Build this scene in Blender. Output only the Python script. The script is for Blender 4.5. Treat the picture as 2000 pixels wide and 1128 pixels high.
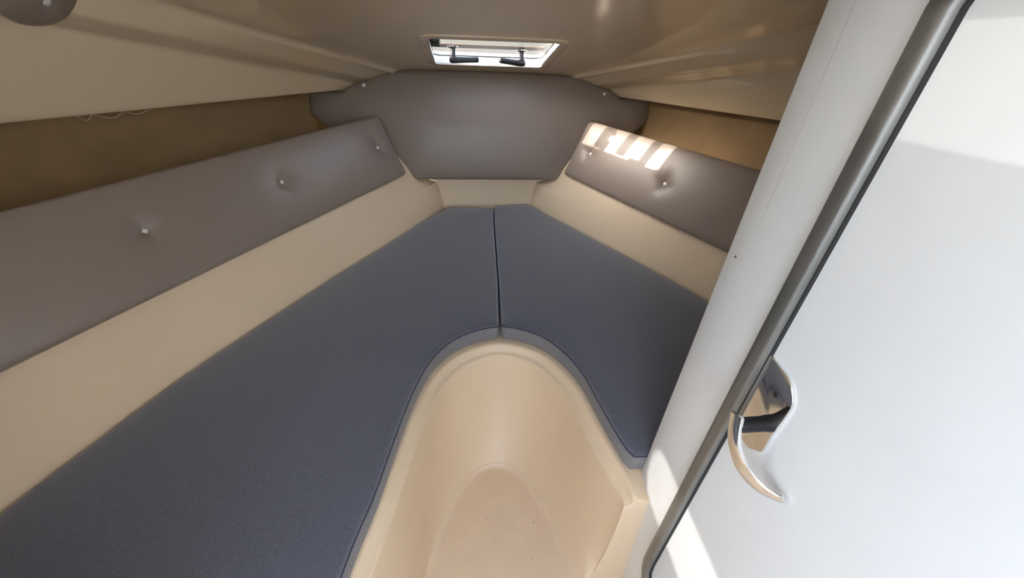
import bpy, bmesh, math, random
import numpy as np
from mathutils import Vector, Matrix
from mathutils.geometry import delaunay_2d_cdt

for o in list(bpy.data.objects):
    bpy.data.objects.remove(o, do_unlink=True)
scene = bpy.context.scene
COL = scene.collection
ZO = 1.30                      # the cabin sole is z = 0; heights below are given from eye level

# ------------------------------------------------------------------ camera
PITCH, YAW, ROLL = (math.radians(a) for a in (35.1, 7.35, 2.88))
cp, sp = math.cos(PITCH), math.sin(PITCH)
F = Vector((math.sin(YAW) * cp, math.cos(YAW) * cp, -sp))
RT = Vector((math.cos(YAW), -math.sin(YAW), 0))
UP = RT.cross(F)
c_, s_ = math.cos(ROLL), math.sin(ROLL)
RT, UP = c_ * RT + s_ * UP, -s_ * RT + c_ * UP
cam = bpy.data.cameras.new('camera')
cam.sensor_width = 36.0
cam.lens = 14.4
cam.clip_start = 0.01
camo = bpy.data.objects.new('camera', cam)
COL.objects.link(camo)
camo.matrix_world = Matrix(((RT.x, UP.x, -F.x, -0.10), (RT.y, UP.y, -F.y, 0.0),
                            (RT.z, UP.z, -F.z, ZO), (0, 0, 0, 1)))
scene.camera = camo

# ------------------------------------------------------------------ sky, sun, exposure
SUN_TAN = 0.53                 # the sun stands to port, 28 degrees high
world = bpy.data.worlds.new('sky')
scene.world = world
world.use_nodes = True
wn = world.node_tree
wn.nodes.clear()
wo = wn.nodes.new('ShaderNodeOutputWorld')
wb = wn.nodes.new('ShaderNodeBackground')
sky = wn.nodes.new('ShaderNodeTexSky')
sky.sky_type = 'NISHITA'
sky.sun_disc = False
sky.sun_elevation = math.atan(SUN_TAN)
sky.sun_rotation = math.radians(-90)
sky.air_density = 1.0
sky.dust_density = 3.0
sky.ozone_density = 1.0
hsv = wn.nodes.new('ShaderNodeHueSaturation')
hsv.inputs['Saturation'].default_value = 0.6
wn.links.new(sky.outputs[0], hsv.inputs['Color'])
wn.links.new(hsv.outputs[0], wb.inputs[0])
wb.inputs[1].default_value = 2.2
wn.links.new(wb.outputs[0], wo.inputs[0])

sun = bpy.data.lights.new('sun', 'SUN')
sun.energy = 9.0
sun.angle = math.radians(0.5)
sun.color = (1.0, 0.95, 0.88)
suno = bpy.data.objects.new('sun', sun)
COL.objects.link(suno)
suno.location = (-3, 0, 4)
suno.rotation_euler = Vector((1, -0.03, -SUN_TAN)).to_track_quat('-Z', 'Y').to_euler()

scene.view_settings.view_transform = 'Standard'
scene.view_settings.look = 'None'
scene.view_settings.gamma = 1.0
scene.view_settings.use_curve_mapping = False
scene.view_settings.exposure = 0.12

# ------------------------------------------------------------------ materials
def mat(name, col, rough=0.5, metal=0.0, coat=0.0, spec=0.5, var=0.0, vscale=8.0, vstretch=(1, 1, 1),
        bump=0.0, bscale=200.0, bstretch=(1, 1, 1), sheen=0.0):
    m = bpy.data.materials.new(name)
    m.use_nodes = True
    nt = m.node_tree
    b = nt.nodes['Principled BSDF']
    b.inputs['Base Color'].default_value = (*col, 1)
    b.inputs['Roughness'].default_value = rough
    b.inputs['Metallic'].default_value = metal
    b.inputs['Specular IOR Level'].default_value = spec
    b.inputs['Coat Weight'].default_value = coat
    b.inputs['Coat Roughness'].default_value = 0.06
    b.inputs['Sheen Weight'].default_value = sheen
    tc = nt.nodes.new('ShaderNodeTexCoord')
    if var:
        mp = nt.nodes.new('ShaderNodeMapping'); mp.inputs['Scale'].default_value = vstretch
        n = nt.nodes.new('ShaderNodeTexNoise'); n.inputs['Scale'].default_value = vscale
        n.inputs['Detail'].default_value = 4
        mx = nt.nodes.new('ShaderNodeMix'); mx.data_type = 'RGBA'
        mx.inputs[6].default_value = (*[c * (1 - var) for c in col], 1)
        mx.inputs[7].default_value = (*[min(1, c * (1 + var)) for c in col], 1)
        rm = nt.nodes.new('ShaderNodeMapRange')
        rm.inputs[1].default_value = 0.3; rm.inputs[2].default_value = 0.7
        nt.links.new(tc.outputs['Object'], mp.inputs[0]); nt.links.new(mp.outputs[0], n.inputs['Vector'])
        nt.links.new(n.outputs[0], rm.inputs[0]); nt.links.new(rm.outputs[0], mx.inputs[0])
        nt.links.new(mx.outputs[2], b.inputs['Base Color'])
    if bump:
        mp = nt.nodes.new('ShaderNodeMapping'); mp.inputs['Scale'].default_value = bstretch
        n = nt.nodes.new('ShaderNodeTexNoise'); n.inputs['Scale'].default_value = bscale
        n.inputs['Detail'].default_value = 2
        bp = nt.nodes.new('ShaderNodeBump'); bp.inputs['Strength'].default_value = bump
        bp.inputs['Distance'].default_value = 0.002
        nt.links.new(tc.outputs['Object'], mp.inputs[0]); nt.links.new(mp.outputs[0], n.inputs['Vector'])
        nt.links.new(n.outputs[0], bp.inputs['Height']); nt.links.new(bp.outputs[0], b.inputs['Normal'])
    return m

M = {}
M['cream'] = mat('cream_gelcoat', (0.75, 0.59, 0.405), 0.5, coat=0.08, var=0.02, vscale=3)
M['ceil'] = mat('cream_gloss_gelcoat', (0.74, 0.595, 0.40), 0.25, coat=1.0, var=0.02, vscale=3, bump=0.02, bscale=6)
M['sole'] = mat('cream_sole_gelcoat', (0.74, 0.57, 0.40), 0.4, coat=0.15, var=0.03, vscale=14)
M['white'] = mat('white_gelcoat', (0.77, 0.80, 0.82), 0.35, coat=0.15, var=0.01, vscale=20, bump=0.04, bscale=90)
M['white_smooth'] = mat('white_paint', (0.60, 0.59, 0.57), 0.3, coat=0.2)
M['vinyl'] = mat('grey_vinyl', (0.252, 0.200, 0.166), 0.38, spec=0.45, var=0.02, vscale=5, bump=0.05, bscale=500)
M['fabric'] = mat('blue_grey_fabric', (0.080, 0.082, 0.108), 0.75, spec=0.25, var=0.30, vscale=170,
                  vstretch=(1, 4, 1), bump=0.25, bscale=260, bstretch=(1, 4, 1), sheen=0.85)
M['fabric_side'] = mat('grey_fabric_band', (0.19, 0.185, 0.19), 0.8, spec=0.2, var=0.22, vscale=90,
                       vstretch=(5, 5, 1), bump=0.2, bscale=120, sheen=0.1)
M['piping'] = mat('navy_piping', (0.022, 0.026, 0.055), 0.6)
M['lining'] = mat('brown_hull_lining', (0.27, 0.175, 0.085), 0.7, spec=0.25, var=0.10, vscale=9, bump=0.1, bscale=300)
M['edging'] = mat('lining_edging', (0.36, 0.27, 0.17), 0.7)
M['button'] = mat('white_plastic_button', (0.72, 0.70, 0.66), 0.3)
M['alu'] = mat('aluminium_profile', (0.23, 0.23, 0.225), 0.36, metal=0.7)
M['chrome'] = mat('polished_chrome', (0.80, 0.79, 0.77), 0.06, metal=1.0)
M['black'] = mat('black_plastic', (0.006, 0.006, 0.007), 0.38, spec=0.3)
M['gasket'] = mat('black_rubber', (0.015, 0.015, 0.015), 0.7)
M['strip'] = mat('brown_grip_tape', (0.16, 0.075, 0.035), 0.9)
M['speck'] = mat('brown_speck', (0.13, 0.04, 0.02), 0.7)
M['dirt'] = mat('dark_grit', (0.14, 0.10, 0.07), 0.9)
M['deck'] = mat('cockpit_gelcoat', (0.62, 0.60, 0.56), 0.6)

def glass(name='hatch_glass', t=0.93):
    m = bpy.data.materials.new(name); m.use_nodes = True
    nt = m.node_tree; nt.nodes.clear()
    out = nt.nodes.new('ShaderNodeOutputMaterial')
    mix = nt.nodes.new('ShaderNodeMixShader'); mix.inputs[0].default_value = 0.06
    tr = nt.nodes.new('ShaderNodeBsdfTransparent'); tr.inputs[0].default_value = (t, t, t, 1)
    gl = nt.nodes.new('ShaderNodeBsdfGlossy'); gl.inputs['Roughness'].default_value = 0.02
    nt.links.new(tr.outputs[0], mix.inputs[1])
    nt.links.new(gl.outputs[0], mix.inputs[2]); nt.links.new(mix.outputs[0], out.inputs[0])
    return m
M['glass'] = glass()
M['dark_glass'] = glass('dimming_acrylic', 0.31)  # tint added to cut the sun and sky through the roof light
M['smoked'] = glass('dimming_glass', 0.52)  # tint added to weaken the portlight's daylight on the door

# ------------------------------------------------------------------ helpers
def link(name, me, material=None, parent=None, smooth=True, sharp=38):
    o = bpy.data.objects.new(name, me)
    COL.objects.link(o)
    if material:
        me.materials.clear(); me.materials.append(M[material])
    if parent:
        o.parent = parent
    if smooth:
        shade(me, sharp)
    return o

def shade(me, sharp=38):
    bm = bmesh.new(); bm.from_mesh(me)
    for f in bm.faces: f.smooth = True
    lim = math.radians(sharp)
    for e in bm.edges:
        e.smooth = not (len(e.link_faces) == 2 and e.calc_face_angle(0) > lim)
    bm.to_mesh(me); bm.free()

def mesh(name, verts, faces, zoff=ZO, fix=True):
    me = bpy.data.meshes.new(name)
    me.from_pydata([(v[0], v[1], v[2] + zoff) for v in verts], [], faces)
    me.update()
    if fix:
        bm = bmesh.new(); bm.from_mesh(me)
        bmesh.ops.remove_doubles(bm, verts=bm.verts, dist=1e-5)
        bmesh.ops.recalc_face_normals(bm, faces=bm.faces)
        bm.to_mesh(me); bm.free()
    return me

def tag(o, label, cat, kind=None, group=None):
    o['label'] = label; o['category'] = cat
    if kind: o['kind'] = kind
    if group: o['group'] = group
    return o

def empty(name, loc):
    o = bpy.data.objects.new(name, None); COL.objects.link(o)
    o.location = (loc[0], loc[1], loc[2] + ZO); o.empty_display_size = 0.05
    bpy.context.view_layer.update()
    return o

def adopt(o, parent):
    """parent while keeping world-space vertices"""
    o.parent = parent
    o.matrix_parent_inverse = Matrix.Translation(-parent.location)
    return o

def loft(loops, closed=False):
    n = len(loops[0]); vs = [p for l in loops for p in l]; fs = []
    for i in range(len(loops) - 1):
        for j in range(n if closed else n - 1):
            k = (j + 1) % n
            fs.append((i * n + j, i * n + k, (i + 1) * n + k, (i + 1) * n + j))
    return vs, fs

def resample(pts, n):
    pts = np.array(pts, float); d = np.r_[0, np.cumsum(np.linalg.norm(np.diff(pts, axis=0), axis=1))]
    t = np.linspace(0, d[-1], n)
    return np.stack([np.interp(t, d, pts[:, k]) for k in range(pts.shape[1])], 1)

def spline(pts, n):
    """Catmull-Rom through the points, n samples evenly spaced"""
    p = np.array(pts, float); p = np.vstack([2 * p[0] - p[1], p, 2 * p[-1] - p[-2]])
    out = []
    for i in range(1, len(p) - 2):
        for t in np.linspace(0, 1, 12, endpoint=False):
            a, b, c, d = p[i - 1], p[i], p[i + 1], p[i + 2]
            out.append(0.5 * (2 * b + (c - a) * t + (2 * a - 5 * b + 4 * c - d) * t * t + (3 * b - a - 3 * c + d) * t ** 3))
    out.append(p[-2])
    return resample(out, n)

def round_poly(pts, step=0.012):
    """pts = [(x, y, radius)] closed; returns a dense rounded outline"""
    out = []; n = len(pts)
    for i in range(n):
        p0 = np.array(pts[i - 1][:2], float); p1 = np.array(pts[i][:2], float); p2 = np.array(pts[(i + 1) % n][:2], float)
        r = pts[i][2]
        a = p0 - p1; b = p2 - p1; la, lb = np.linalg.norm(a), np.linalg.norm(b); a /= la; b /= lb
        ang = math.acos(max(-1, min(1, a @ b)))
        if r < 1e-6 or ang > 3.10:
            out.append(p1); continue
        t = min(r / math.tan(ang / 2), 0.48 * la, 0.48 * lb); rr = t * math.tan(ang / 2)
        s, e = p1 + a * t, p1 + b * t
        ctr = p1 + (a + b) / np.linalg.norm(a + b) * rr / math.sin(ang / 2)
        a0 = math.atan2(*(s - ctr)[::-1]); a1 = math.atan2(*(e - ctr)[::-1])
        d = (a1 - a0 + math.pi) % (2 * math.pi) - math.pi
        k = max(3, int(abs(d) * rr / 0.004) + 2)
        for q in np.linspace(0, 1, min(k, 14)):
            out.append(ctr + rr * np.array([math.cos(a0 + d * q), math.sin(a0 + d * q)]))
    res = []
    for i in range(len(out)):
        p, q = out[i], out[(i + 1) % len(out)]
        L = np.linalg.norm(q - p)
        if L < 1e-5: continue
        k = max(1, int(round(L / step)))
        for j in range(k): res.append(p + (q - p) * j / k)
    return np.array(res)

def seg_dist(P, poly):
    A = poly; B = np.roll(poly, -1, 0); D = B - A; L2 = (D * D).sum(1) + 1e-12
    out = np.empty(len(P))
    for s in range(0, len(P), 2000):
        Q = P[s:s + 2000]
        t = np.clip(((Q[:, None] - A) * D).sum(2) / L2, 0, 1)
        out[s:s + 2000] = np.sqrt((((Q[:, None] - A - t[..., None] * D)) ** 2).sum(2)).min(1)
    return out

def inside(P, poly):
    x, y = P[:, 0], P[:, 1]; c = np.zeros(len(P), bool)
    for (x0, y0), (x1, y1) in zip(poly, np.roll(poly, -1, 0)):
        m = ((y0 > y) != (y1 > y))
        with np.errstate(divide='ignore', invalid='ignore'):
            c ^= m & (x < (x1 - x0) * (y - y0) / (y1 - y0) + x0)
    return c

def pad_surface(poly, hfun, grid=0.02, rings=(0.003, 0.007, 0.012), dense=()):
    """triangulated face over an outline; returns (verts2d, heights, faces, boundary count)"""
    if ((poly[:, 0] * np.roll(poly[:, 1], -1) - np.roll(poly[:, 0], -1) * poly[:, 1]).sum()) < 0: poly = poly[::-1].copy()
    tg = np.roll(poly, -1, 0) - np.roll(poly, 1, 0); tg /= np.linalg.norm(tg, axis=1)[:, None] + 1e-9
    nr = np.stack([-tg[:, 1], tg[:, 0]], 1)
    extra = []
    for r in rings:
        R = poly + nr * r
        keep = inside(R, poly); R = R[keep]
        R = R[seg_dist(R, poly) > r * 0.9]
        extra.append(R)
    lo, hi = poly.min(0), poly.max(0)
    g = np.stack(np.meshgrid(np.arange(lo[0], hi[0], grid), np.arange(lo[1], hi[1], grid)), -1).reshape(-1, 2)
    g = g[inside(g, poly)]; g = g[seg_dist(g, poly) > rings[-1] + grid * 0.45]
    for q in dense:                # finer points around a button
        q = np.array(q); g = g[np.linalg.norm(g - q, axis=1) > 0.042]
        extra.append(np.vstack([q[None]] + [q + rr * np.array([[math.cos(a), math.sin(a)] for a in np.linspace(0, 2 * math.pi, k, endpoint=False)]) for rr, k in ((0.006, 10), (0.011, 14), (0.017, 18), (0.025, 20), (0.034, 22))]))
    extra.append(g)
    allp = np.vstack([poly] + extra); n = len(poly)
    vs, es, fs, *_ = delaunay_2d_cdt([Vector(p) for p in allp], [(i, (i + 1) % n) for i in range(n)], [], 1, 1e-6)
    V = np.array([(v.x, v.y) for v in vs])
    d = seg_dist(V, poly)
    return V, hfun(V, d), [tuple(f) for f in fs], poly

def round_h(d, r, h):
    t = np.clip(d / r, 0, 1)
    return h * np.sqrt(np.clip(1 - (1 - t) ** 2, 0, 1))

def pad(name, poly, O, U, V, N, thick, hfun, material, grid=0.02, dense=()):
    """upholstered pad: face over the outline at O+uU+vV, raised along N; side wall down to the back"""
    O, U, V, N = (np.array(a, float) for a in (O, U, V, N))
    P, h, fs, poly = pad_surface(poly, hfun, grid, dense=dense)
    vs = [O + p[0] * U + p[1] * V + hh * N for p, hh in zip(P, h)]
    n0 = len(vs); n = len(poly)
    vs += [O + p[0] * U + p[1] * V for p in poly] + [O + p[0] * U + p[1] * V - thick * N for p in poly]
    fs = list(fs)
    for i in range(n):
        k = (i + 1) % n
        fs.append((n0 + i, n0 + k, n0 + n + k, n0 + n + i))
    fs.append(tuple(n0 + n + i for i in range(n)))
    me = mesh(name, vs, fs)
    return link(name, me, material, None, True, 60)

def tube(path, r, seg=8, closed=False, cap=True):
    path = [np.array(p, float) for p in path]; n = len(path); loops = []
    up = None
    for i in range(n):
        a = path[i - 1] if (closed or i > 0) else path[i]
        b = path[(i + 1) % n] if (closed or i < n - 1) else path[i]
        t = (b - a) / (np.linalg.norm(b - a) + 1e-12)
        if up is None:
            up = np.array([0, 0, 1.0]) if abs(t[2]) < 0.9 else np.array([1.0, 0, 0])
        s = np.cross(t, up); s /= np.linalg.norm(s); up = np.cross(s, t)
        rr = r[i] if hasattr(r, '__len__') else r
        loops.append([path[i] + rr * (math.cos(2 * math.pi * k / seg) * s + math.sin(2 * math.pi * k / seg) * up) for k in range(seg)])
    if closed: loops.append(loops[0])
    vs, fs = loft(loops, True)
    if cap and not closed:
        fs.append(tuple(range(seg))); fs.append(tuple((n - 1) * seg + k for k in range(seg)))
    return vs, fs

def lathe(profile, O, N, seg=20):
    """profile [(radius, height)] about axis N through O"""
    N = np.array(N, float); N /= np.linalg.norm(N)
    a = np.array([1.0, 0, 0]) if abs(N[0]) < 0.8 else np.array([0, 1.0, 0])
    S = np.cross(N, a); S /= np.linalg.norm(S); T = np.cross(N, S)
    loops = [[np.array(O) + h * N + r * (math.cos(2 * math.pi * k / seg) * S + math.sin(2 * math.pi * k / seg) * T) for k in range(seg)] for r, h in profile]
    return loft(loops, True)

def boolean_cut(o, cutter):
    md = o.modifiers.new('cut', 'BOOLEAN'); md.operation = 'DIFFERENCE'; md.solver = 'EXACT'; md.object = cutter
    dg = bpy.context.evaluated_depsgraph_get(); dg.update()
    me = bpy.data.meshes.new_from_object(o.evaluated_get(dg))
    o.modifiers.clear(); o.data = me
    cm = cutter.data; bpy.data.objects.remove(cutter); bpy.data.meshes.remove(cm)

def prism(outline, O, U, V, N, d0, d1):
    O, U, V, N = (np.array(a, float) for a in (O, U, V, N))
    l0 = [O + p[0] * U + p[1] * V + d0 * N for p in outline]; l1 = [O + p[0] * U + p[1] * V + d1 * N for p in outline]
    n = len(l0); vs, fs = loft([l0, l1], True)
    fs.append(tuple(range(n))); fs.append(tuple(n + k for k in range(n)))
    return vs, fs

def bevel(me, w, seg=2, ang=40):
    bm = bmesh.new(); bm.from_mesh(me)
    es = [e for e in bm.edges if len(e.link_faces) == 2 and e.calc_face_angle(0) > math.radians(ang)]
    bmesh.ops.bevel(bm, geom=es, offset=w, segments=seg, affect='EDGES', profile=0.5)
    bm.to_mesh(me); bm.free(); return me

# ------------------------------------------------------------------ hull lines (per side s = -1 port, +1 starboard)
def ks(y):
    k = 2.043 - y
    return k if k < 0.85 else 0.85 + 0.45 * math.tanh((k - 0.85) / 0.45)
def zc(y):                     # underside of the deck on the centreline
    if y > 1.25: return -0.262 + 0.30 * (2.06 - y)
    z0 = -0.262 + 0.30 * 0.81
    if y > 0.40:
        t = 1.25 - y; return z0 + 0.30 * t - 0.5 * (0.22 / 0.85) * t * t
    return zc(0.4001) + 0.08 * (0.40 - y)
def line_E(y): return 0.416 + 0.555 * ks(y), zc(y)
def line_2(y):
    z = -0.318 + 0.266 * (2.04 - y)
    return 0.60 + 0.46 * ks(y), min(z, zc(y) - 0.05, 0.09)
def line_lip(y): return 0.63 + 0.547 * ks(y), -0.348 + 0.079 * (2.04 - y)
def hull_x(y): return 0.770 + 0.515 * ks(y)

# ------------------------------------------------------------------ ceiling (deck moulding)
def ceiling_profile(y):
    xe, ze = line_E(y); x2, z2 = line_2(y); xl, zl = line_lip(y)
    x3, z3 = xe + 0.5 * (x2 - xe), z2 + 0.012
    drop = ze - z3
    pts = []
    for q in np.linspace(0, 1, 9)[:-1]: pts.append((q * (xe - 0.03), ze - 0.006 * (q * q)))
    r = min(0.028, drop * 0.4)
    pts += [(xe - 0.026, ze - 0.0065), (xe - 0.014, ze - 0.009), (xe - 0.004, ze - 0.016), (xe + 0.002, ze - 0.016 - 0.25 * r)]
    a = np.array([xe + 0.002, ze - 0.016 - 0.25 * r]); b = np.array([x3 - 0.012, z3 + 0.010])
    c = np.array([xe + 0.3 * (x3 - xe), z3 + 0.02 + 0.2 * drop])
    for t in np.linspace(0, 1, 9)[1:]:
        q = (1 - t) ** 2 * a + 2 * t * (1 - t) * c + t * t * b; pts.append(tuple(q))
    pts += [(x3, z3 + 0.004), (x3 + 0.015, z3 + 0.0005)]
    pts += [(x2 - 0.022, z2 + 0.004), (x2 - 0.008, z2 + 0.001), (x2 + 0.002, z2 - 0.004), (x2 + 0.007, z2 - 0.013)]
    for t in (0.2, 0.4, 0.6, 0.8, 0.93): pts.append((x2 + 0.007 + (xl - x2 - 0.007) * t, z2 - 0.013 + (zl - z2 + 0.013) * t))
    pts += [(xl, zl), (xl + 0.006, zl - 0.004), (xl + 0.015, zl), (xl + 0.02, zl + 0.012)]
    # turn-up behind the lip to the hull, closing the deck edge
    pts += [(xl + 0.03, zl + 0.05), (hull_x(y) + 0.03, zl + 0.055)]
    return pts

rows = list(np.linspace(2.10, 1.2, 31)) + list(np.linspace(1.17, -1.0, 42))
loops = []
for y in rows:
    pr = ceiling_profile(y)
    loops.append([(-x, y, z) for x, z in reversed(pr[1:])] + [(x, y, z) for x, z in pr])
vs, fs = loft(loops)
me = mesh('ceiling', vs, fs)
ceil = link('ceiling', me, 'ceil', smooth=False)
# make it a solid skin (thickness outwards), then cut hatch, roof light, side light and an added aft opening out of it
bm = bmesh.new(); bm.from_mesh(me)
if sum(f.normal.z for f in bm.faces) > 0: bmesh.ops.reverse_faces(bm, faces=bm.faces)
bm.to_mesh(me); bm.free()
sm = ceil.modifiers.new('skin', 'SOLIDIFY'); sm.thickness = 0.012; sm.offset = -1
dg = bpy.context.evaluated_depsgraph_get(); dg.update()
me2 = bpy.data.meshes.new_from_object(ceil.evaluated_get(dg)); ceil.modifiers.clear(); ceil.data = me2

HN = np.array([0, 0.30, 1.0]); HN /= np.linalg.norm(HN)
HU = np.array([1.0, 0, 0]); HV = np.array([0, HN[2], -HN[1]])
HO = np.array([0.003, 1.724, zc(1.724) - 0.001]); HX, HY = 0.217, 0.203
def rrect(hx, hy, r, step=0.02): return round_poly([(-hx, -hy, r), (hx, -hy, r), (hx, hy, r), (-hx, hy, r)], step)
def cutter(outline, O, U, V, N, d0, d1):
    v, f = prism(outline, O, U, V, N, d0, d1)
    return link('cutter', mesh('cutter', v, f), smooth=False)
boolean_cut(ceil, cutter(rrect(HX + 0.008, HY + 0.008, 0.03), HO, HU, HV, HN, -0.05, 0.08))
ROOF_PORT, ROOF_FWD = -0.165, 0.40
boolean_cut(ceil, cutter(round_poly([(ROOF_PORT, 0.21, 0.02), (ROOF_PORT + 0.20, 0.21, 0.02), (ROOF_PORT + 0.20, ROOF_FWD, 0.02), (ROOF_PORT, ROOF_FWD, 0.02)]), (0, 0, 0), (1, 0, 0), (0, 1, 0), (0, 0, 1), 0.0, 0.5))
boolean_cut(ceil, cutter(round_poly([(0.20, -0.095, 0.05), (0.550, -0.095, 0.085), (0.550, 0.035, 0.05), (0.20, 0.035, 0.05)]), (-1.25, 0, 0.0), (0, 1, 0), (0, 0, 1), (1, 0, 0), -0.3, 0.3))
boolean_cut(ceil, cutter(np.array([(-0.42, -0.95), (0.29, -0.95), (0.29, -0.22), (-0.42, -0.22)]), (0, 0, 0), (1, 0, 0), (0, 1, 0), (0, 0, 1), 0.0, 0.5))  # unseen aft roof opening, added and sized to brighten the cabin
ceil.data.materials.clear(); ceil.data.materials.append(M['ceil'])
shade(ceil.data, 32)
tag(ceil, 'glossy cream moulded cabin ceiling with stepped side coves around the small hatch', 'ceiling', 'structure')

# ------------------------------------------------------------------ side liners, hull lining, front wall
EDGE_L = [(-0.205, 1.975), (-0.262, 1.86), (-0.345, 1.70), (-0.462, 1.515), (-0.585, 1.325), (-0.752, 1.043), (-0.838, 0.893), (-0.893, 0.787), (-0.952, 0.652), (-1.022, 0.488), (-1.07, 0.30), (-1.10, 0.0), (-1.10, -0.96)]
EDGE_R = [(0.212, 1.975), (0.29, 1.84), (0.40, 1.675), (0.50, 1.522), (0.668, 1.262), (0.765, 1.096), (0.88, 0.86), (0.97, 0.62), (1.03, 0.40)]
def interp(poly, y):
    p = np.array(poly); o = np.argsort(p[:, 1]); return float(np.interp(y, p[o, 1], p[o, 0]))
# back cushions: bottom/top corners of their faces (front, aft)
SC = {-1: dict(b0=(-0.366, 1.882, -0.668), b1=(-1.062, 0.688, -0.668), t0=(-0.474, 1.966, -0.433), t1=(-1.084, 0.913, -0.403)),
      1: dict(b0=(0.359, 1.895, -0.668), b1=(0.772, 1.129, -0.668), t0=(0.463, 1.942, -0.433), t1=(0.850, 1.235, -0.417))}
def sc_x(s, which, y):
    a, b = SC[s][which + '0'], SC[s][which + '1']; return a[0] + (b[0] - a[0]) * (y - a[1]) / (b[1] - a[1])

for s, side, edge in ((-1, 'left', EDGE_L), (1, 'right', EDGE_R)):
    yend = 0.03 if s < 0 else 0.50
    loops = []
    for y in np.linspace(1.985, yend, 40):
        xb = interp(edge, y)
        yy = max(y, 0.35)
        xm = sc_x(s, 'b', yy) + s * 0.045; xt = sc_x(s, 't', yy) + s * 0.055
        xm = s * max(abs(xm), abs(xb) + 0.03); xt = s * max(abs(xt), abs(xm) + 0.08)
        wf = max(0.0, min(1.0, (1.985 - y) / 0.26)); wf = 0.50 + 0.50 * wf * wf * (3 - 2 * wf)
        xs = max(hull_x(y) - 0.03, abs(xt) + 0.05)
        # below the berth, up the liner, behind the cushion, rounded top and pocket floor out to the hull
        loops.append([(xb, y, -0.935), (xb + s * 0.001, y, -0.885), (xb + s * 0.006, y, -0.85), (xb + (xm - xb) * 0.33 * wf, y, -0.79), (xb + (xm - xb) * 0.57 * wf, y, -0.746), (xb + (xm - xb) * (0.66 * wf + 0.76 * (1 - wf)), y, -0.728),
                      (xm, y, -0.66), (xm + (xt - xm) * 0.5, y, -0.57), (xt - s * 0.01, y, -0.475), (xt, y, -0.468), (xt + s * 0.012, y, -0.475),
                      (xt + s * 0.02, y, -0.56), (s * (xs + 0.06), y, -0.565)])
    vs, fs = loft(loops)
    w = link('wall_' + side, mesh('wall_' + side, vs, fs), 'cream')
    tag(w, 'smooth cream hull liner sloping up behind the %s' % ('long port berth cushion on the left' if s < 0 else 'short berth cushion on the right'), 'wall', 'structure')
    loops = []
    for y in np.linspace(2.085, yend, 40):
        h = hull_x(y); zl = line_lip(y)[1]
        loops.append([(s * (h - 0.06), y, -0.60), (s * (h - 0.045), y, -0.555), (s * (h - 0.02), y, -0.50), (s * h, y, -0.42), (s * (h + 0.012), y, -0.34), (s * (h + 0.02), y, zl + 0.01), (s * (h + 0.025), y, zl + 0.06)])
    vs, fs = loft(loops)
    hl = link('hull_lining', mesh('hull_lining', vs, fs), 'lining')
    tag(hl, 'brown hull lining in the dim recess above the %s back cushion' % ('long left' if s < 0 else 'sunlit right'), 'wall', 'structure')
    # thin edging under the deck lip, loose and curled in one spot to port
    path = []
    for y in np.linspace(2.03, 0.9, 160):
        xl, zl = line_lip(y); dz = 0.0
        if s < 0 and 1.22 < y < 1.385:
            t = (1.385 - y) / 0.165
            dz = -0.018 * math.sin(math.pi * min(1, t * 1.1)) * abs(math.sin(t * 7.5)) - 0.016 * math.exp(-((t - 0.9) / 0.06) ** 2)
        path.append((s * (xl + 0.014), y, zl - 0.003 + dz))
    vs, fs = tube(path, 0.0022, 6)
    e = link('lining_edge', mesh('lining_edge', vs, fs), 'edging', hl)
    e['label'] = 'thin frayed edging strip under the deck lip' if s < 0 else 'thin edging strip under the deck lip'

fw = [(-0.92, -0.96), (0.92, -0.96), (0.92, -0.22), (-0.92, -0.22)]
vs, fs = prism(fw, (0, 1.985 + 0.2 * 0.75, 0), (1, 0, 0), (0, 0.2, 1), (0, 1, -0.2), 0.0, 0.02)
w = link('wall_front', mesh('wall_front', vs, fs), 'cream', smooth=False)
for s in (-1, 1):
    v, f = prism([(s * 0.40, -0.60), (s * 0.90, -0.60), (s * 0.90, -0.25), (s * 0.40, -0.25)], (0, 1.985 + 0.2 * 0.75, 0), (1, 0, 0), (0, 0.2, 1), (0, 1, -0.2), -0.004, 0.001)
    link('lining_panel', mesh('lining_panel', v, f), 'lining', w, smooth=False)
tag(w, 'small cream wall at the bow below the grey bow cushion', 'wall', 'structure')

# ------------------------------------------------------------------ floor well and berth base
A_ = spline([(-0.44, -0.96), (-0.415, -0.46), (-0.385, 0.0), (-0.343, 0.325), (-0.308, 0.479), (-0.284, 0.613), (-0.261, 0.726), (-0.229, 0.834), (-0.192, 0.904), (-0.144, 0.956), (-0.072, 0.994), (0.0, 1.006),
             (0.066, 0.988), (0.134, 0.944), (0.186, 0.868), (0.218, 0.787), (0.236, 0.685), (0.253, 0.59), (0.272, 0.515)], 90)
def arc_scale(y, x):           # how far the moulded rim shows in front of the cushions
    return 0.006 + 0.010 * max(0.0, min(1, (y - 0.55) / 0.42)) if x < 0 else 0.010 + 0.006 * max(0, min(1, (y - 0.5) / 0.45))
tg = np.gradient(A_, axis=0); tg /= np.linalg.norm(tg, axis=1)[:, None]
nin = np.stack([tg[:, 1], -tg[:, 0]], 1)          # inwards (to the well)
rim = np.array([a + n * (arc_scale(a[1], a[0]) if a[1] > 0.3 else 0.012) for a, n in zip(A_, nin)])
floorU = spline([(-0.31, -0.96), (-0.295, -0.46), (-0.275, 0.10), (-0.250, 0.36), (-0.233, 0.50), (-0.205, 0.60), (-0.160, 0.70), (-0.10, 0.775), (-0.02, 0.800), (0.05, 0.770),
                 (0.095, 0.70), (0.128, 0.62), (0.155, 0.54), (0.174, 0.466), (0.186, 0.42)], 90)
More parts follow.
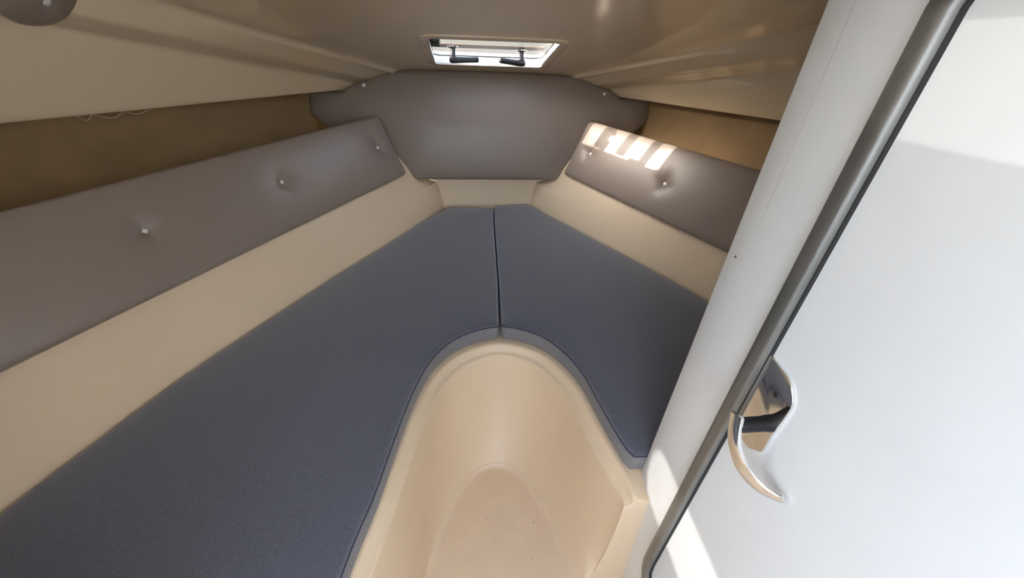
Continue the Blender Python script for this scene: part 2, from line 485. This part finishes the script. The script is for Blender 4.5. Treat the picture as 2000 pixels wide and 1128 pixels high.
# berth base top (a flat shelf out to the liners) with rolled rim and the well walls lofted down to the sole
def lerp(a, b, t): return a + (b - a) * t
loops = []
outl = np.array([a - n * 0.09 for a, n in zip(A_, nin)])
seq = [(outl, -0.922), (A_, -0.922), (rim - nin * 0.006, -0.922), (rim - nin * 0.002, -0.9235), (rim + nin * 0.001, -0.927), (rim + nin * 0.006, -0.938),
       (rim + nin * 0.010, -0.945), (rim + nin * 0.014, -0.9475), (rim + nin * 0.019, -0.949), (rim + nin * 0.022, -0.952), (rim + nin * 0.023, -0.958)]
for c, z in seq: loops.append([(p[0], p[1], z) for p in c])
base = rim + nin * 0.023
for t, q in ((0.1, 0.03), (0.25, 0.10), (0.4, 0.19), (0.55, 0.31), (0.68, 0.44), (0.79, 0.58), (0.88, 0.73), (0.95, 0.87), (1.0, 1.0)):
    z = -0.958 + (-1.288 + 0.958) * t
    loops.append([(lerp(b[0], f[0], q), lerp(b[1], f[1], q), z) for b, f in zip(base, floorU)])
# the starboard end of the base turns outboard to the partition
ext = []
for l in loops:
    e = l[-1]; z = e[2]
    t = max(0.0, min(1, (-0.95 - z) / 0.338))
    x0, y0 = e[0], e[1]
    ys_ = 0.452 - 0.02 * t
    add = [(lerp(x0, 0.272, 0.25), min(y0, 0.475) if t < 0.01 else lerp(y0, ys_, 0.6), z),
           (x0 + 0.006 + 0.012 * t, ys_ + 0.004, z), (x0 + 0.014 + 0.02 * t, ys_, z), (0.302, ys_ - 0.003, z)]
    if l is loops[0]: add = [(x0, ys_, z)] * 3 + [(0.302, ys_, z)]
    ext.append(l + add)
vs, fs = loft(ext)
bb = link('berth_base', mesh('berth_base', vs, fs), 'cream', smooth=True, sharp=50)
tag(bb, 'cream moulded berth base curving around the floor well', 'berth base', 'structure')
# shelf under the cushions
def shelf(poly):
    n = len(poly); return [(x, y, -0.930) for x, y in poly], [tuple(range(n))]
left = [tuple(p) for p in outl if p[0] < 0.0] + [(0.0, 1.03), (0.0, 1.98)] + [(x - 0.004, y) for x, y in EDGE_L]
vs, fs = shelf(left); sh = link('berth_shelf', mesh('berth_shelf', vs, fs), 'cream', bb, smooth=False)
right = [(0.0, 1.03)] + [tuple(p) for p in outl if p[0] > 0.0] + [(0.40, 0.46), (1.05, 0.46)] + [(x + 0.004, y) for x, y in reversed(EDGE_R)] + [(0.0, 1.98)]
vs, fs = shelf(right); sh = link('berth_shelf', mesh('berth_shelf', vs, fs), 'cream', bb, smooth=False)

fo = [tuple(p) for p in floorU]
fo += [(0.200, 0.436), (0.230, 0.432), (0.304, 0.430), (0.304, -0.96)]
V2 = [(x, y, -1.288) for x, y in fo]
ins = np.array(fo); ctr = ins.mean(0)
tgf = np.gradient(floorU, axis=0); tgf /= np.linalg.norm(tgf, axis=1)[:, None]; nf = np.stack([tgf[:, 1], -tgf[:, 0]], 1)
def shrink(d): return [tuple(p) for p in (floorU + nf * d)] + [(0.204, 0.436 - d), (0.232, 0.432 - d), (0.304, 0.430 - d), (0.304, -0.96)]
lo = [[(x, y, z) for x, y in shrink(d)] for d, z in ((0, -1.288), (0.004, -1.2895), (0.008, -1.294), (0.014, -1.2985), (0.022, -1.30))]
vs, fs = loft(lo, False); n = len(fo); fs.append(tuple(4 * n + i for i in range(n)))
fl = link('floor', mesh('floor', vs, fs), 'sole', smooth=True, sharp=40)
tag(fl, 'cream moulded floor at the bottom of the rounded well', 'floor', 'structure')
random.seed(4)
def grit(x, y, r):
    v, f = lathe([(0.0002, 0.0012), (r * 0.7, 0.001), (r, 0)], (x, y, -1.3), (0, 0, 1), 6)
    g = link('grit_speck', mesh('grit_speck', v, f), 'dirt', fl)
for x, y, r in ((-0.195, 0.47, 0.0030), (-0.06, 0.62, 0.0014), (0.08, 0.60, 0.0018), (0.02, 0.56, 0.0012), (-0.12, 0.55, 0.0012), (0.06, 0.50, 0.0014)): grit(x, y, r)

# ------------------------------------------------------------------ starboard partition, bulkheads, door
top = lambda y: zc(y) + 0.004
PX = 0.30
pw = [(-0.95, -1.31), (0.478, -1.31), (0.478, top(0.478))] + [(y, top(y)) for y in np.linspace(0.42, -0.95, 14)]
vs, fs = prism(pw, (PX, 0, 0), (0, 1, 0), (0, 0, 1), (1, 0, 0), 0.0, 0.032)
part = link('partition_wall', mesh('partition_wall', vs, fs), 'white', smooth=False)
bevel(part.data, 0.005, 4)
DY0, DY1, DZ0, DZ1 = -0.30, 0.372, -1.135, 0.10
door_out = lambda g: round_poly([(DY0 - g, DZ0 - g, 0.09 + g), (DY1 + g, DZ0 - g, 0.09 + g), (DY1 + g, DZ1 + g, 0.09 + g), (DY0 - g, DZ1 + g, 0.09 + g)], 0.05)
boolean_cut(part, cutter(door_out(0.0), (PX, 0, 0), (0, 1, 0), (0, 0, 1), (1, 0, 0), -0.05, 0.08))
part.data.materials.clear(); part.data.materials.append(M['white']); shade(part.data, 32)
tag(part, 'white partition wall beside the door on the right', 'wall', 'structure')
# narrow post closing the free edge of the partition
po = [(0.3006, 0.474), (0.3046, 0.517), (0.3068, 0.5215), (0.335, 0.522), (0.335, 0.476)]
vs, fs = prism(po, (0, 0, 0), (1, 0, 0), (0, 1, 0), (0, 0, 1), -1.30, top(0.5))
post = link('edge_post', mesh('edge_post', vs, fs), 'white', part, True, 30)
v, f = lathe([(0.0002, 0.0008), (0.0016, 0.0006), (0.0022, 0)], (0.3026, 0.498, -0.303), (-1, 0, 0), 8)
link('speck', mesh('speck', v, f), 'speck', part)

y0 = 0.50
xe, ze = line_E(y0); x2, z2 = line_2(y0); xl, zl = line_lip(y0)
bk = [(0.333, -0.94), (1.08, -0.94), (1.20, -0.60), (xl + 0.13, -0.45), (xl + 0.13, zl), (xl, zl), (x2, z2), (xe, ze - 0.02), (0.333, ze)]
vs, fs = prism(bk, (0, y0, 0), (1, 0, 0), (0, 0, 1), (0, 1, 0), -0.02, 0.015)
b2 = link('bulkhead', mesh('bulkhead', vs, fs), 'white', smooth=False)
tag(b2, 'white bulkhead crossing behind the right berth cushion', 'wall', 'structure')
# aft bulkhead with the open companionway the daylight comes through, its opening sized for the light
wb_ = [[(0.12, -1.31), (1.6, -1.31), (1.6, 0.30), (0.12, 0.30)], [(-0.48, -1.31), (0.12, -1.31), (0.12, -0.55), (-0.48, -0.55)]]
V, Fc = [], []
for q in wb_:
    v, f = prism(q, (0, -0.96, 0), (1, 0, 0), (0, 0, 1), (0, 1, 0), -0.03, 0.0)
    Fc += [tuple(i + len(V) for i in ff) for ff in f]; V += v
for q, N_, d0, d1 in (([(-1.6, -1.31), (-0.45, -1.31), (-0.45, 0.20), (-1.6, 0.20)], 'y', 0.00, 0.03), ([(-0.99, -1.31), (0.02, -1.31), (0.02, 0.22), (-0.99, 0.26)], 'x', -0.48, -0.45)):  # unseen left walls brought forward to shade the near left berth
    v, f = prism(q, (0, 0, 0), (1, 0, 0) if N_ == 'y' else (0, 1, 0), (0, 0, 1), (0, 1, 0) if N_ == 'y' else (1, 0, 0), d0, d1)
    Fc += [tuple(i + len(V) for i in ff) for ff in f]; V += v
w = link('wall_back', mesh('wall_back', V, Fc), 'white', smooth=False)
tag(w, 'white aft bulkhead around the open companionway behind the viewer, left part brought forward for shade', 'wall', 'structure')
v, f = prism([(-1.6, -3.7), (1.6, -3.7), (1.6, -1.0), (-1.6, -1.0)], (0, 0, -1.02), (1, 0, 0), (0, 1, 0), (0, 0, 1), -0.03, 0)  # unseen deck plane added to bounce daylight into the cabin
d = link('bounce_deck', mesh('bounce_deck', v, f), 'deck', smooth=False)
tag(d, 'unseen pale cockpit deck added to reflect daylight into the companionway', 'floor', 'structure')

door = empty('door_1', (0.31, 0.036, -1.13))
tag(door, 'white door with rounded aluminium frame and chrome lever handle', 'door', 'structure')
vs, fs = prism(door_out(-0.004), (PX, 0, 0), (0, 1, 0), (0, 0, 1), (1, 0, 0), 0.004, 0.026)
adopt(link('door_leaf', mesh('door_leaf', vs, fs), 'white', None, True, 30), door)
def ring(prof, g0):
    loops = []
    for off, out in prof:
        loops.append([(PX - out, p[0], p[1]) for p in door_out(g0 + off)])
    n = min(len(l) for l in loops)
    return loft([[tuple(q) for q in resample(l + [l[0]], 121)[:-1]] for l in loops], True)
vs, fs = ring([(0.0155, -0.001), (0.0155, 0.004), (0.0145, 0.0075), (0.012, 0.0095), (0.006, 0.0105), (0.0, 0.0108), (-0.006, 0.0105), (-0.009, 0.0088), (-0.0105, 0.004), (-0.0105, -0.006)], 0.0)
tr = adopt(link('door_frame', mesh('door_frame', vs, fs), 'alu', None, True, 50), door)
tr['label'] = 'brushed aluminium edge profile'
vs, fs = ring([(-0.0100, -0.006), (-0.0100, 0.0008), (-0.0112, 0.0012), (-0.0122, 0.0006), (-0.0125, -0.005)], 0.0)
adopt(link('door_seal', mesh('door_seal', vs, fs), 'gasket', None, True, 50), door)
# handle: plate, neck, curved flat lever
po = round_poly([(0.366, -0.372, 0.006), (0.352, -0.374, 0.02), (0.318, -0.376, 0.03), (0.297, -0.398, 0.03), (0.297, -0.425, 0.03), (0.299, -0.465, 0.03), (0.297, -0.500, 0.012), (0.318, -0.520, 0.012), (0.366, -0.520, 0.006)], 0.006)
vs, fs = prism(po, (PX, 0, 0), (0, 1, 0), (0, 0, 1), (1, 0, 0), -0.0005, 0.004)
me = mesh('door_handle', vs, fs); bevel(me, 0.0008, 2)
hd = adopt(link('handle_plate', me, 'chrome', None, True, 30), door); hd['label'] = 'polished chrome handle plate'
v, f = lathe([(0.0001, 0.0012), (0.0035, 0.001), (0.0042, 0)], (PX - 0.0005, 0.324, -0.411), (-1, 0, 0), 14)
s1 = link('screw_hole', mesh('screw_hole', v, f), 'gasket', None); adopt(s1, door)
v, f = lathe([(0.0001, 0.048), (0.0085, 0.048), (0.0098, 0.046), (0.0103, 0.040), (0.0103, 0.012), (0.0115, 0.005), (0.0118, 0.0)], (PX, 0.310, -0.452), (-1, 0, 0), 24)
nk = link('handle_neck', mesh('handle_neck', v, f), 'black', None, True, 50); adopt(nk, door); nk['label'] = 'black handle neck'
def unproj(u, v_, x):
    d = F + RT * ((u - 1000) / 800.0) - UP * ((v_ - 564) / 800.0)
    t = (x + 0.10) / d.x
    return np.array([x, d.y * t, d.z * t])
Ok = [(0.2520, 0.3165, -0.4385), (0.2510, 0.3070, -0.4620), (0.2530, 0.2960, -0.4800), (0.2600, 0.2815, -0.4990), (0.2700, 0.2690, -0.5110), (0.2810, 0.2560, -0.5165), (0.2915, 0.2440, -0.5140), (0.2960, 0.2375, -0.5090)]
Ok = spline(Ok, 28)
loops = []
for i, p in enumerate(Ok):
    t = Ok[min(i + 1, 27)] - Ok[max(i - 1, 0)]; t /= np.linalg.norm(t)
    wdir = np.array([0.10, -0.25, 0.95]); wdir -= t * (wdir @ t); wdir /= np.linalg.norm(wdir)
    nrm = np.cross(t, wdir); nrm /= np.linalg.norm(nrm)
    if nrm[0] > 0: nrm = -nrm
    w = 0.0105 * (1 - 0.45 * max(0, (i - 20) / 7) ** 2); th = 0.0032
    loops.append([p + wdir * (w * a) + nrm * (th * b) for a, b in ((1, 0.3), (0.8, 0.85), (0, 1.0), (-0.8, 0.85), (-1, 0.3), (-1, -0.5), (-0.7, -1), (0.7, -1), (1, -0.5))])
vs, fs = loft(loops, True); k = len(loops[0]); fs.append(tuple(range(k))); fs.append(tuple(27 * k + j for j in range(k)))
lv = link('door_handle', mesh('door_handle', vs, fs), 'chrome', None, True, 50); adopt(lv, door); lv['label'] = 'curved polished chrome lever handle'

# ------------------------------------------------------------------ cushions
BTN = [(0.0001, 0.0045), (0.004, 0.0043), (0.0075, 0.003), (0.0092, 0.001), (0.0094, -0.002)]
def button(P, N, parent):
    v, f = lathe(BTN, P, N, 16)
    adopt(link('button', mesh('button', v, f), 'button', None, True, 60), parent)

def dimples(V, h, pts, depth=0.023, sig=0.022):
    for q in pts:
        d2 = ((V - np.array(q)) ** 2).sum(1); r = np.sqrt(d2)
        ang = np.arctan2(V[:, 1] - q[1], V[:, 0] - q[0])
        h = h - depth * np.exp(-r / sig) * (1 + 0.22 * np.cos(4 * ang + 0.6) * np.clip(r / 0.02, 0, 1))
    return h

def back_cushion(s, label, bpts, aft_frac):
    c = SC[s]; b0, b1, t0 = (np.array(c[k]) for k in ('b0', 'b1', 't0')); t1 = np.array(c['t1'])
    U = b1 - b0; U /= np.linalg.norm(U)
    N = np.cross(U, t0 - b0); N /= np.linalg.norm(N)
    if N[0] * s > 0: N = -N
    V = np.cross(N, U)
    if V[2] < 0: V = -V
    loc = lambda p: (float((np.array(p) - b0) @ U), float((np.array(p) - b0) @ V))
    L = aft_frac
    q0, q1 = loc(t0), loc(t1)
    sl = (q1[1] - q0[1]) / (q1[0] - q0[0])
    out = round_poly([(0, 0, 0.014), (L, 0, 0.014), (L, q0[1] + sl * (L - q0[0]), 0.02), (q0[0], q0[1], 0.022)], 0.014)
    root = empty('back_cushion', (b0 + b1) / 2)
    bl = [loc(p) for p in bpts]
    def hf(Vv, d):
        h = round_h(d, 0.016, 0.012) + 0.010 * (1 - np.exp(-d / 0.05))
        return dimples(Vv, h, bl)
    O = b0 - N * 0.016
    cov = adopt(pad('cover', out, O, U, V, N, 0.036, hf, 'vinyl', grid=0.014, dense=bl), root)
    for q in bl: button(O + q[0] * U + q[1] * V + N * 0.0005, N, root)
    tag(root, label, 'cushion')
    return root
back_cushion(-1, 'long grey vinyl back cushion with three white buttons along the left side', [(-0.473, 1.852, -0.542), (-0.723, 1.427, -0.537), (-0.94, 1.058, -0.532)], 1.72)
back_cushion(1, 'short grey vinyl back cushion on the right, striped with sunlight', [(0.459, 1.833, -0.553), (0.658, 1.463, -0.552)], 1.45)

# bow cushion
N = np.array([0, -1, 0.29]); N /= np.linalg.norm(N); V = np.array([0, 0.29, 1.0]); Vl = np.linalg.norm(V); V /= Vl
O = np.array([0, 1.93, -0.72])
half = [(0.0, -0.262), (0.23, -0.264), (0.405, -0.270), (0.452, -0.282), (0.52, -0.306), (0.585, -0.325), (0.612, -0.338), (0.632, -0.356), (0.775, -0.356)]
lowr = [(0.780, -0.449), (0.722, -0.500), (0.57, -0.535), (0.445, -0.640), (0.375, -0.694), (0.352, -0.716)]
rr_t = [0, 0.1, 0.05, 0.03, 0.05, 0.03, 0.02, 0.01, 0.01]; rr_l = [0.03, 0.03, 0.03, 0.02, 0.01, 0.012]
vv = lambda z: (z + 0.72) * Vl
outl2 = [(x, vv(z), r) for (x, z), r in zip(half, rr_t)] + [(x, vv(z), r) for (x, z), r in zip(lowr, rr_l)]
outl2 += [(-x, vv(z), r) for (x, z), r in reversed(list(zip(lowr, rr_l)))] + [(-x, vv(z), r) for (x, z), r in reversed(list(zip(half[1:], rr_t[1:])))]
bowc = empty('bow_cushion', (0, 1.95, -0.72))
bpts = [(-0.538, vv(-0.332)), (0.552, vv(-0.341))]
def hf(Vv, d):
    h = round_h(d, 0.016, 0.012) + 0.040 * (1 - np.exp(-(d / 0.14)))
    return dimples(Vv, h, bpts, 0.006, 0.012)
ol = round_poly(outl2, 0.016)
adopt(pad('cover', ol, O - N * 0.014, (1, 0, 0), V, N, 0.03, hf, 'vinyl', grid=0.017, dense=bpts), bowc)
for q in bpts: button(O - N * 0.014 + q[0] * np.array([1.0, 0, 0]) + q[1] * V + N * (0.0125 + 0.040 * (1 - math.exp(-float(seg_dist(np.array([q]), ol)[0]) / 0.14)) - 0.006), N, bowc)
tag(bowc, 'wide grey vinyl bow cushion with two buttons under the hatch', 'cushion')

# berth cushions
ZT, TH = -0.850, 0.070
def berth_cushion(outline, label):
    pts = np.array(outline)
    root = empty('berth_cushion', (pts[:, 0].mean(), pts[:, 1].mean(), ZT - TH))
    def hf(Vv, d): return round_h(d, 0.012, 0.009) + 0.008 * (1 - np.exp(-d / 0.08)) - 0.010
    P, h, fs, poly = pad_surface(pts, hf, 0.03)
    vs = [(p[0], p[1], ZT + hh) for p, hh in zip(P, h)]
    adopt(link('top_cover', mesh('top_cover', vs, fs), 'fabric', None, True, 60), root)
    tgp = np.roll(poly, -1, 0) - np.roll(poly, 1, 0); tgp /= np.linalg.norm(tgp, axis=1)[:, None]
    no = np.stack([tgp[:, 1], -tgp[:, 0]], 1)
    loops = [[(p[0] + o * n[0], p[1] + o * n[1], ZT + z) for p, n in zip(poly, no)] for o, z in
             ((-0.002, -0.0102), (0.0005, -0.013), (0.002, -0.025), (0.0025, -0.04), (0.002, -0.055), (-0.001, -0.064), (-0.008, -0.0695))]
    vs, fs = loft(loops, True); n = len(poly); fs.append(tuple(6 * n + i for i in range(n)))
    adopt(link('side_band', mesh('side_band', vs, fs), 'fabric_side', None, True, 60), root)
    vs, fs = tube([(p[0] + 0.0003 * n[0], p[1] + 0.0003 * n[1], ZT - 0.0112) for p, n in zip(poly, no)], 0.0019, 6, closed=True)
    adopt(link('piping', mesh('piping', vs, fs), 'piping', None, True, 60), root)
    tag(root, label, 'cushion')
    return root

def clean(pts):
    out = [pts[0]]
    for p in pts[1:]:
        if np.linalg.norm(np.array(p) - np.array(out[-1])) > 0.004: out.append(p)
    if np.linalg.norm(np.array(out[0]) - np.array(out[-1])) < 0.004: out.pop()
    return np.array(out)
fr = [tuple(p) for p in A_]
fl_pts = [p for p in fr if p[0] < -0.030 and p[1] > 0.055]
outer = [(-0.166, 1.922), (-0.20, 1.905), (-0.26, 1.82), (-0.335, 1.715), (-0.456, 1.515), (-0.579, 1.325), (-0.746, 1.043), (-0.832, 0.893), (-0.887, 0.787), (-0.946, 0.652), (-1.016, 0.488), (-1.063, 0.30), (-1.09, 0.05)]
corner = [(-0.020, 1.0045), (-0.0125, 1.0065), (-0.0085, 1.011), (-0.007, 1.018)]
seam_l = [tuple(p) for p in resample([(-0.0065, 1.03), (0.006, 1.25), (0.020, 1.70), (0.027, 1.87)], 30)]
back_l = [(0.025, 1.893), (0.016, 1.905), (0.0, 1.908)] + [tuple(p) for p in resample([(-0.03, 1.911), (-0.14, 1.920)], 6)]
o_l = [tuple(p) for p in spline(outer, 90)]
berth_cushion(clean(fl_pts + corner + seam_l + back_l + o_l + [(-0.9, 0.05), (-0.6, 0.05)]), 'large blue-grey fabric berth cushion on the left')
fr_pts = [p for p in fr if p[0] > 0.022]
outer_r = [(0.205, 1.956), (0.24, 1.925), (0.287, 1.835), (0.395, 1.675), (0.494, 1.522), (0.660, 1.265), (0.757, 1.097), (0.87, 0.86), (0.96, 0.63), (0.985, 0.53)]
o_r = [tuple(p) for p in reversed(spline(outer_r, 60))]
corner_r = [(0.0165, 1.0035), (0.0085, 1.0065), (0.0045, 1.011), (0.003, 1.018)]
seam_r = [tuple(p) for p in resample([(0.0035, 1.03), (0.0125, 1.25), (0.027, 1.70), (0.035, 1.90)], 30)]
back_r = [(0.036, 1.922), (0.042, 1.932), (0.053, 1.936)] + [tuple(p) for p in resample([(0.08, 1.940), (0.18, 1.956)], 5)]
aft_r = [(0.275, 0.524), (0.284, 0.5235)] + [tuple(p) for p in resample([(0.32, 0.5235), (0.95, 0.5235)], 20)]
seq = list(reversed(seam_r)) + list(reversed(corner_r)) + fr_pts[:-1] + aft_r + o_r + list(reversed(back_r))
berth_cushion(clean(seq), 'smaller blue-grey fabric berth cushion on the right next to the partition')

# ------------------------------------------------------------------ deck hatch
hatch = empty('window_1', HO)
tag(hatch, 'small bright deck hatch with two black latch handles in the ceiling', 'hatch', 'structure')
def hpt(u, v, h): return HO + u * HU + v * HV + h * HN
def hring(name, prof, r, material, label=None):
    loops = [[hpt(p[0], p[1], h) for p in resample(np.vstack([q, q[:1]]), 97)[:-1]] for (g, h) in prof for q in [rrect(HX + g, HY + g, max(0.012, r + g))]]
    vs, fs = loft(loops + [loops[0]], True)
    o = adopt(link(name, mesh(name, vs, fs), material, None, True, 40), hatch)
    if label: o['label'] = label
    return o
hring('flange', [(0.0, -0.005), (0.024, -0.005), (0.029, -0.0035), (0.031, 0.001), (0.0, 0.001)], 0.022, 'ceil')
hring('coaming', [(0.0, -0.0048), (0.0, 0.014), (0.002, 0.016), (0.014, 0.016), (0.014, -0.0048)], 0.022, 'white_smooth')
hring('frame', [(0.005, 0.016), (0.005, 0.027), (0.007, 0.029), (0.014, 0.044), (0.034, 0.044), (0.038, 0.030), (0.038, 0.012)], 0.022, 'white_smooth')
hring('gasket', [(0.0035, 0.0285), (0.003, 0.0305), (0.0035, 0.032), (0.012, 0.032), (0.012, 0.0285)], 0.022, 'gasket')
v, f = prism(rrect(HX + 0.010, HY + 0.010, 0.03), HO, HU, HV, HN, 0.033, 0.040)
adopt(link('glass_pane', mesh('glass_pane', v, f), 'glass', None, False), hatch)
for yc, hw in ((1.816, 0.026), (1.703, 0.022), (1.595, 0.019)):
    vc = (yc - HO[1]) / HV[1]
    v, f = prism(round_poly([(-HX + 0.006, vc - hw, 0.006), (HX - 0.006, vc - hw, 0.006), (HX - 0.006, vc + hw, 0.006), (-HX + 0.006, vc + hw, 0.006)], 0.1), HO, HU, HV, HN, 0.0402, 0.0415)
    o = adopt(link('grip_strip', mesh('grip_strip', v, f), 'strip', None, False), hatch)
# latch handles
def latch(u, v0, du, dv):
    root = np.array([u, v0])
    vs, fs = lathe([(0.0001, -0.005), (0.014, -0.005), (0.020, -0.0015), (0.0205, 0.001)], hpt(u, v0, 0.033), HN, 20)
    ro = mesh('rosette', vs, fs)
    e = np.array([u + du, v0 + dv])
    # bar lever hanging under the stem
    d = np.array([du, dv]) / math.hypot(du, dv); n = np.array([-d[1], d[0]])
    L = math.hypot(du, dv); loops = []
    for t, w, h0, h1 in ((-0.014, 0.007, -0.016, -0.002), (-0.010, 0.0115, -0.0195, 0.001), (0.004, 0.0125, -0.020, 0.002), (0.014, 0.0115, -0.0195, -0.001), (0.5 * L, 0.0105, -0.0175, -0.001), (L - 0.006, 0.010, -0.0160, 0.000), (L - 0.001, 0.009, -0.0145, -0.001), (L, 0.006, -0.0125, -0.004)):
        c = root + d * t
        sec = [(1, 0.25), (0.75, 0), (-0.75, 0), (-1, 0.25), (-1, 0.75), (-0.75, 1), (0.75, 1), (1, 0.75)]
        loops.append([hpt(*(c + n * w * a), h0 + (h1 - h0) * b) for a, b in sec])
    vs, fs = loft(loops, True); k = 8; fs += [tuple(range(k)), tuple((len(loops) - 1) * k + j for j in range(k))]
    lever = adopt(link('latch_handle', mesh('latch_handle', vs, fs), 'black', None, True, 45), hatch)
    lever['label'] = 'black latch handle'
    o = link('rosette', ro, 'chrome', None, True, 45); adopt(o, hatch)
    vs, fs = lathe([(0.0100, -0.008), (0.0104, 0.008), (0.0092, 0.013), (0.0092, 0.031)], hpt(u, v0, 0), HN, 18)
    st = link('latch_stem', mesh('latch_stem', vs, fs), 'black', None, True, 45); adopt(st, hatch)
    for c in (o, st):
        mw = c.matrix_world.copy(); c.parent = lever; c.matrix_parent_inverse = Matrix.Identity(4)
latch(-0.142, (1.800 - HO[1]) / HV[1], 0.098, -0.004)
latch(0.124, (1.822 - HO[1]) / HV[1], -0.088, -0.030)
# black stay bracket in the port aft corner, flange screws
v, f = prism(round_poly([(-HX + 0.004, -0.15, 0.004), (-HX + 0.036, -0.15, 0.004), (-HX + 0.036, -0.07, 0.004), (-HX + 0.004, -0.07, 0.004)], 0.1), HO, HU, HV, HN, 0.000, 0.033)
me = mesh('stay_bracket', v, f); bevel(me, 0.003, 2)
adopt(link('stay_bracket', me, 'black', None, True, 40), hatch)
for u, w in ((-HX - 0.016, -0.10), (-HX - 0.016, 0.13), (HX + 0.016, -0.05), (HX + 0.016, 0.14), (0.0, HY + 0.016)):
    v, f = lathe([(0.0001, -0.0018), (0.0025, -0.0015), (0.0032, 0)], hpt(u, w, -0.005), HN, 10)
    adopt(link('screw', mesh('screw', v, f), 'alu', None, True, 60), hatch)

# unseen roof light; its dark pane is added to dim sun and sky on the door
v, f = prism([(ROOF_PORT - 0.006, 0.204), (ROOF_PORT + 0.206, 0.204), (ROOF_PORT + 0.206, ROOF_FWD + 0.006), (ROOF_PORT - 0.006, ROOF_FWD + 0.006)], (0, 0, zc(0.28) + 0.004), (1, 0, 0), (0, 1, 0), (0, 0, 1), -0.002, 0.002)
pl = link('window_3', mesh('window_3', v, f), 'dark_glass', None, False)
tag(pl, 'unseen roof light above the door, its dark pane added to dim the sun', 'window', 'structure')
# unseen portlight in the cabin side to port; smoked tint added to dim its light
v, f = prism(round_poly([(0.15, -0.13, 0.05), (0.60, -0.13, 0.05), (0.60, 0.14, 0.05), (0.15, 0.14, 0.05)]), (-1.34, 0, 0), (0, 1, 0), (0.0, 0, 1), (1, 0, 0), 0, 0.006)
pl = link('window_2', mesh('window_2', v, f), 'smoked', None, False)
tag(pl, 'unseen portlight pane above the left back cushion, smoked tint added to dim the daylight', 'window', 'structure')

# ------------------------------------------------------------------ round grey pad under the side deck, port
PC = np.array([-0.955, 1.110, -0.027]); PN = np.array([0.70, -0.18, -0.68]); PN /= np.linalg.norm(PN)
U = np.cross(PN, (0, 1, 0)); U /= np.linalg.norm(U); V = np.cross(PN, U)
root = empty('ceiling_pad', PC)
def hf(Vv, d): return dimples(Vv, round_h(d, 0.03, 0.020) + 0.006 * (1 - np.exp(-d / 0.03)), [(0, 0)], 0.008, 0.010)
circ = np.array([(0.074 * math.cos(a), 0.080 * math.sin(a)) for a in np.linspace(0, 2 * math.pi, 60, endpoint=False)])
adopt(pad('cover', circ, PC, U, V, PN, 0.03, hf, 'vinyl', grid=0.010, dense=[(0.0, 0.0)]), root)
button(PC + PN * 0.0195, PN, root)
tag(root, 'round grey vinyl pad with a button at the top left of the ceiling', 'pad')
